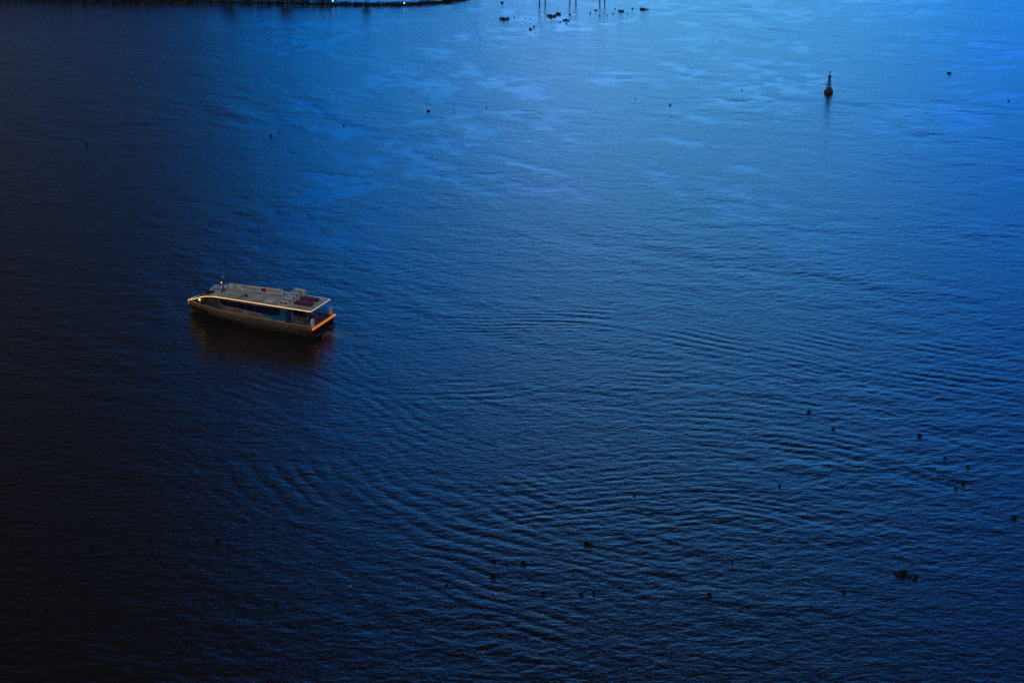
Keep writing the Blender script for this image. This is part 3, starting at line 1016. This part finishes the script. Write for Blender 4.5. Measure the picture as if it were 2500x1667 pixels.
HY = [hyacinth_mesh(1, 150, 1.0, 5), hyacinth_mesh(2, 130, 1.0, 4), hyacinth_mesh(3, 110, 1.1, 4), hyacinth_mesh(4, 60, 0.8, 2)]
SMALL = hyacinth_mesh(9, 34, 0.6, 1)
G_FAR = 'floating plants in the line across the top'
G_MID = 'floating plants scattered on the mid water'
G_LOW = 'floating plants adrift on the dark near water'
P = [
    # px, py, width px, label, group
    (1226, 8, 10, 'small round clump of floating plants at the top edge, just off the dark bank', G_FAR),
    (1229, 49, 24, 'broad dark clump of floating plants, leftmost large one of the top line', G_FAR),
    (1255, 42, 5, 'speck of floating plant just right of the leftmost large clump', G_FAR),
    (1283, 46, 4, None, G_FAR), (1295, 46, 4, None, G_FAR),
    (1344, 42, 23, 'large ragged clump below the leftmost pair of mooring piles, left half of a double clump', G_FAR),
    (1365, 37, 19, 'large ragged clump below the leftmost pair of mooring piles, right half of a double clump', G_FAR),
    (1369, 54, 9, 'thin sprig of floating plant hugging the left of a clump under the double clump', G_FAR),
    (1382, 51, 14, 'middling clump of floating plants right under the double clump', G_FAR),
    (1383, 58, 7, 'tiny tuft trailing below the middling clump under the double clump', G_FAR),
    (1297, 73, 12, 'low clump of floating plants nearest the long pale slick, below the top line', G_FAR),
    (1304, 67, 8, 'small tuft touching the upper side of the low clump near the pale slick', G_FAR),
    (1321, 65, 4, 'speck of floating plant right of the low clump near the pale slick', G_FAR),
    (1306, 81, 4, 'speck of floating plant beneath the low clump, closest to the pale slick', G_FAR),
    (1392, 37, 8, 'faint sprig of floating plants under the middle pair of mooring piles', G_FAR),
    (1441, 33, 7, 'small tuft of floating plant left of the rightmost pair of mooring piles', G_FAR),
    (1455, 26, 8, 'sprig of floating plant right beneath the rightmost pair of mooring piles', G_FAR),
    (1464, 40, 6, 'thin flat sprig below the rightmost pair of mooring piles', G_FAR),
    (1483, 39, 5, 'speck of floating plant at the left start of the right-hand string of tufts', G_FAR),
    (1497, 34, 8, 'small oval tuft in the right-hand string, under a wider loose tuft', G_FAR),
    (1502, 22, 6, 'faint tuft highest in the right-hand string of floating plants', G_FAR),
    (1515, 29, 15, 'wide loose tuft in the middle of the right-hand string of floating plants', G_FAR),
    (1532, 34, 5, 'speck of floating plant just right of the wide loose tuft', G_FAR),
    (1545, 21, 10, 'wedge shaped tuft just left of the rightmost large clump of the top line', G_FAR),
    (1570, 24, 15, 'rightmost large dark clump in the top line of floating plants', G_FAR),
    (1580, 24, 8, 'small tuft stuck to the right side of the rightmost large clump', G_FAR),
    (1172, 96, 5, 'lone speck of floating plant at the left tip of the long pale slick', G_FAR),
    (663, 332, 15, 'dark oval clump of floating plant on shaded water above the ferry', G_MID),
    (682, 323, 5, 'speck of floating plant beside the dark oval clump above the ferry', G_MID),
    (840, 307, 9, 'upright tuft of floating plant at the left end of a pale streak', G_MID),
    (1048, 273, 13, 'flat dark clump of floating plant midway along the upper pale streak', G_MID),
    (1108, 271, 4, 'speck of floating plant just right of the flat dark clump', G_MID),
    (1187, 264, 5, 'speck of floating plant far right along the upper pale streak', G_MID),
    (1551, 241, 4, 'speck of floating plant left of the upright tuft, between slick and buoy', G_MID),
    (1636, 257, 9, 'upright dark tuft of floating plant left of the buoy', G_MID),
    (1811, 221, 5, 'speck of floating plant nearest the buoy', G_MID),
    (2318, 180, 12, 'dark pointed clump of floating plant right of the buoy', G_MID),
    (2462, 247, 8, 'small dark tuft of floating plant at the right edge beyond the buoy', G_MID),
    (213, 352, 9, 'lone faint tuft of floating plant on the darkest upper left water', G_MID),
    (1975, 1006, 15, 'uppermost clump of the plants drifting down the right side', G_LOW),
    (2035, 1047, 13, 'faint clump second down the right side, beside a bright ripple', G_LOW),
    (2245, 1062, 17, 'wide dark clump, upper right one of the plants on the right side', G_LOW),
    (2308, 1117, 13, 'clump on the right side between the wide clump and the small upright tuft', G_LOW),
    (2362, 1138, 11, 'small upright tuft on the right side above the joined pair', G_LOW),
    (2350, 1180, 14, 'upper right half of the joined pair of clumps on the right side', G_LOW),
    (2333, 1190, 13, 'lower left half of the joined pair of clumps on the right side', G_LOW),
    (1903, 1186, 10, 'small tuft among the strong ripples on the right of the near water', G_LOW),
    (2474, 1262, 20, 'dark clump of floating plant at the right edge, lowest of that side', G_LOW),
    (2212, 1402, 34, 'largest black clump of floating plant, alone on the lower right water', G_LOW),
    (2059, 1442, 16, 'dim clump left of the largest black clump', G_LOW),
    (1440, 1330, 26, 'long thin dark clump stretched out on the lower middle water', G_LOW),
    (1205, 1366, 15, 'small dim clump just left of the round dark clump, lower middle', G_LOW),
    (1278, 1372, 19, 'round dark clump on the lower middle water under the long thin clump', G_LOW),
    (1205, 1404, 21, 'broad dim clump below the small dim clump, lower middle', G_LOW),
    (1328, 1446, 16, 'left one of two clumps side by side near the bottom middle', G_LOW),
    (1420, 1449, 16, 'right one of two clumps side by side near the bottom middle', G_LOW),
    (1450, 1446, 9, 'small tuft right of the two clumps side by side near the bottom', G_LOW),
    (1732, 1450, 19, 'lone clump of floating plant bottom middle right, on plain dark water', G_LOW),
    (1787, 1369, 8, 'small tuft above the lone clump bottom middle right', G_LOW),
    (1550, 1207, 8, 'small tuft on the rippled water in the centre of the near half', G_LOW),
    (1090, 1427, 9, 'faint tuft leftmost of the lower middle plants', G_LOW),
    (533, 1320, 18, 'black clump of floating plant straight below the ferry on dark water', G_LOW),
    (675, 1470, 16, 'black clump of floating plant lowest of those below the ferry', G_LOW),
    (365, 1319, 12, 'barely seen clump left of the black clump below the ferry', G_LOW),
    (225, 1335, 13, 'barely seen clump far left in the dark lower corner', G_LOW),
    (115, 1487, 15, 'barely seen clump closest to the bottom left corner', G_LOW),
]
for i, (px, py, wpx, lab, grp) in enumerate(P):
    q = at(px, py)
    wid = wpx * px_size(py)
    small = wid < 0.8
    me_ = SMALL if small else HY[i % 4] if wpx < 30 else HY[0]
    o = bpy.data.objects.new('floating_plant', me_)
    COL.objects.link(o)
    rz = random.Random(i * 13 + 1).uniform(-0.5, 0.5)
    if px == 1440: rz = R(-22)
    sx = wid * (1.25 if small else 0.86)
    sz = min(max(sx * 0.6, 0.42), 1.1)
    sz *= 1.0 if grp == G_LOW else 1.35
    if grp == G_LOW: sx, sz = sx * 1.35, sz * 1.0
    o.scale = (sx, sx * (1.25 if px != 1440 else 0.6), sz)
    o.rotation_euler = (0, 0, rz)
    o.location = (q[0], q[1], 0.0)
    tag(o, lab or 'pair of tiny plant specks between the leftmost large clump and the double clump', 'floating plant', grp)

M_FLECK = mat('pale_plastic', (0.6, 0.58, 0.52), 0.5)
for px, py, lab in ((1210, 1450, 'pale scrap of litter floating among the lower middle plants'),
                    (855, 1430, 'pale scrap of litter floating left of the lower middle plants, below the ferry')):
    q = at(px, py)
    b = MB()
    b.lathe([(0.02, -0.02), (0.09, 0.0), (0.10, 0.12), (0.05, 0.17), (0.02, 0.2)], 10)
    o = b.build('floating_litter', M_FLECK, smooth=True)
    o.location = (q[0], q[1], 0.0)
    o.rotation_euler = (R(80), 0, R(30))
    tag(o, lab, 'litter', 'scraps of litter on the near water')

# ------------------------------------------------------------------ FAR BANK with shrubs, a tree and lamps
bank_px = [(-260, -16), (-60, -8), (150, 0), (260, 4), (450, 7), (600, 10), (800, 14), (900, 16), (1000, 15), (1080, 9), (1125, 2), (1155, -10), (1165, -26)]
bpts = [at(*p) for p in bank_px]
bl_ = np.array([p[:2] for p in bpts])
seg = np.concatenate([[0], np.cumsum(np.hypot(*np.diff(bl_, axis=0).T))])


def bank_at(s):
    return np.array([np.interp(s, seg, bl_[:, 0]), np.interp(s, seg, bl_[:, 1])])


WB = 3.2
bk = MB()
rws = []
rb = random.Random(5)
for s_ in np.linspace(0, seg[-1], 90):
    p = bank_at(s_)
    j = rb.uniform(-0.3, 0.3)
    rws.append([(p[0], p[1] + j, -0.4), (p[0], p[1] + 0.5 + j, 0.12), (p[0], p[1] + 1.4, 0.25), (p[0], p[1] + WB - 0.6, 0.2), (p[0], p[1] + WB + j, -0.4)])
bk.loft(rws)
bank = bk.build('bank', M_BANK, smooth=True)
tag(bank, kind='structure')


def leaves(b, rg, c, rad, n, size):
    for _ in range(n):
        while True:
            d = Vector((rg.uniform(-1, 1), rg.uniform(-1, 1), rg.uniform(-1, 1)))
            if 0.15 < d.length < 1: break
        p = Vector((c[0] + d.x * rad[0], c[1] + d.y * rad[1], c[2] + d.z * rad[2]))
        nrm = Vector((rg.gauss(0, 1), rg.gauss(0, 1), rg.gauss(0.5, 1))).normalized()
        a = nrm.orthogonal().normalized()
        e = nrm.cross(a)
        s1 = size * rg.uniform(0.6, 1.3)
        b.add([p - a * s1, p + e * s1 * 0.6, p + a * s1, p - e * s1 * 0.6], [(0, 1, 2, 3)])


sh = MB()
rg = random.Random(3)
L_ = seg[-1]
s_ = 1.0
while s_ < L_:
    p = bank_at(s_)
    frac = s_ / L_
    left = 1.0 if p[0] < at(815, 18)[0] else 0.0
    hgt = rg.uniform(0.45, 0.95) + left * rg.uniform(0.6, 1.8)
    w_ = rg.uniform(0.9, 1.8)
    leaves(sh, rg, (p[0], p[1] + rg.uniform(0.4, WB - 1.0), 0.15 + hgt * 0.42), (w_, 0.9, hgt * 0.60), int(60 + 50 * left), 0.20)
    s_ += rg.uniform(0.55, 1.1)
o = sh.build('shrubbery', M_TREE)
tag(o, 'dark low shrubs covering the far bank', 'shrubs', kind='stuff')


def tree(px, py, hgt, wid, label):
    q = at(px, py)
    r = empty('tree', (q[0], q[1] + 1.6, 0.15))
    tag(r, label, 'tree', 'trees on the far bank')
    tk = MB()
    tk.tube([(0, 0, 0), (0.05, 0, hgt * 0.4), (0.0, 0.1, hgt * 0.8)], [0.16, 0.12, 0.05], 7)
    rg = random.Random(int(px))
    cr = MB()
    for k in range(9):
        c = (rg.uniform(-0.5, 0.5) * wid, rg.uniform(-0.4, 0.4) * wid, hgt * rg.uniform(0.45, 0.95))
        tk.tube([(0, 0, hgt * 0.35), (c[0] * 0.9, c[1] * 0.9, c[2])], [0.06, 0.02], 5)
        leaves(cr, rg, c, (wid * 0.3, wid * 0.3, hgt * 0.16), 70, 0.2)
    tk.build('trunk', M_BARK, r)
    cr.build('crown', M_TREE, r)


tree(893, 16, 2.9, 1.7, 'single taller tree standing out of the low shrubs on the far bank')
tree(700, 12, 3.8, 3.0, 'broad tree among the tall shrubs left of the bank lamps')
tree(560, 9, 4.2, 3.4, 'dim broad tree on the darkest stretch of the far bank')
M_POST = mat('lamp_post_metal', (0.12, 0.13, 0.15), 0.5)
M_BANKLAMP = mat('bank_lamp_glow', (0.8, 0.85, 0.9), 0.4, emit=(0.22, 0.62, 1.0), estr=2.2)
for px, py, hgt, lab in ((770, 13, 1.9, 'lit lamp on the far bank, leftmost of the four'), (797, 14, 1.8, 'small lit lamp on the far bank, second from the left'),
                         (813, 15, 1.0, 'lit lamp low by the bank where its glow trails onto the water'), (987, 16, 0.6, 'lone lit lamp on the bank right of the tall tree')):
    q = at(px, py)
    r = empty('bank_lamp', (q[0], q[1] + 0.1, 0.0))
    tag(r, lab, 'lamp', 'lamps along the far bank')
    MB().tube([(0, 0, -0.3), (0, 0, hgt)], [0.05, 0.035], 7).build('post', M_POST, r)
    MB().lathe([(0.03, hgt), (0.16, hgt + 0.05), (0.20, hgt + 0.2), (0.14, hgt + 0.36), (0.03, hgt + 0.4)], 10).build('lamp_head', M_BANKLAMP, r, smooth=True)

# ------------------------------------------------------------------ MOORING PILES at the far edge, in pairs joined by a cap beam
M_PILE = mat('tarred_pile', (0.03, 0.03, 0.035), 0.7)
for (xa, ya), (xb, yb), lab in (((1317, 10), (1331, 9), 'leftmost pair of dark mooring piles standing in the water'),
                                ((1391, 5), (1406, 6), 'middle pair of dark mooring piles standing in the water'),
                                ((1464, 3), (1476, 2), 'rightmost pair of dark mooring piles standing in the water')):
    a, b_ = at(xa, ya), at(xb, yb)
    r = empty('mooring_dolphin', (a[0], a[1], 0))
    tag(r, lab, 'mooring piles', 'pairs of mooring piles')
    d = b_ - a
    for q in ((0, 0), (d[0], d[1])):
        MB().tube([(q[0], q[1], -1.5), (q[0] + 0.05, q[1], 3.6), (q[0] + 0.02, q[1], 4.4)], [0.17, 0.15, 0.13], 10).build('pile', M_PILE, r, smooth=True)
    MB().box(-0.3, d[0] + 0.3, min(0, d[1]) - 0.18, max(0, d[1]) + 0.18, 4.0, 4.3, 0.03).build('cap_beam', M_PILE, r)
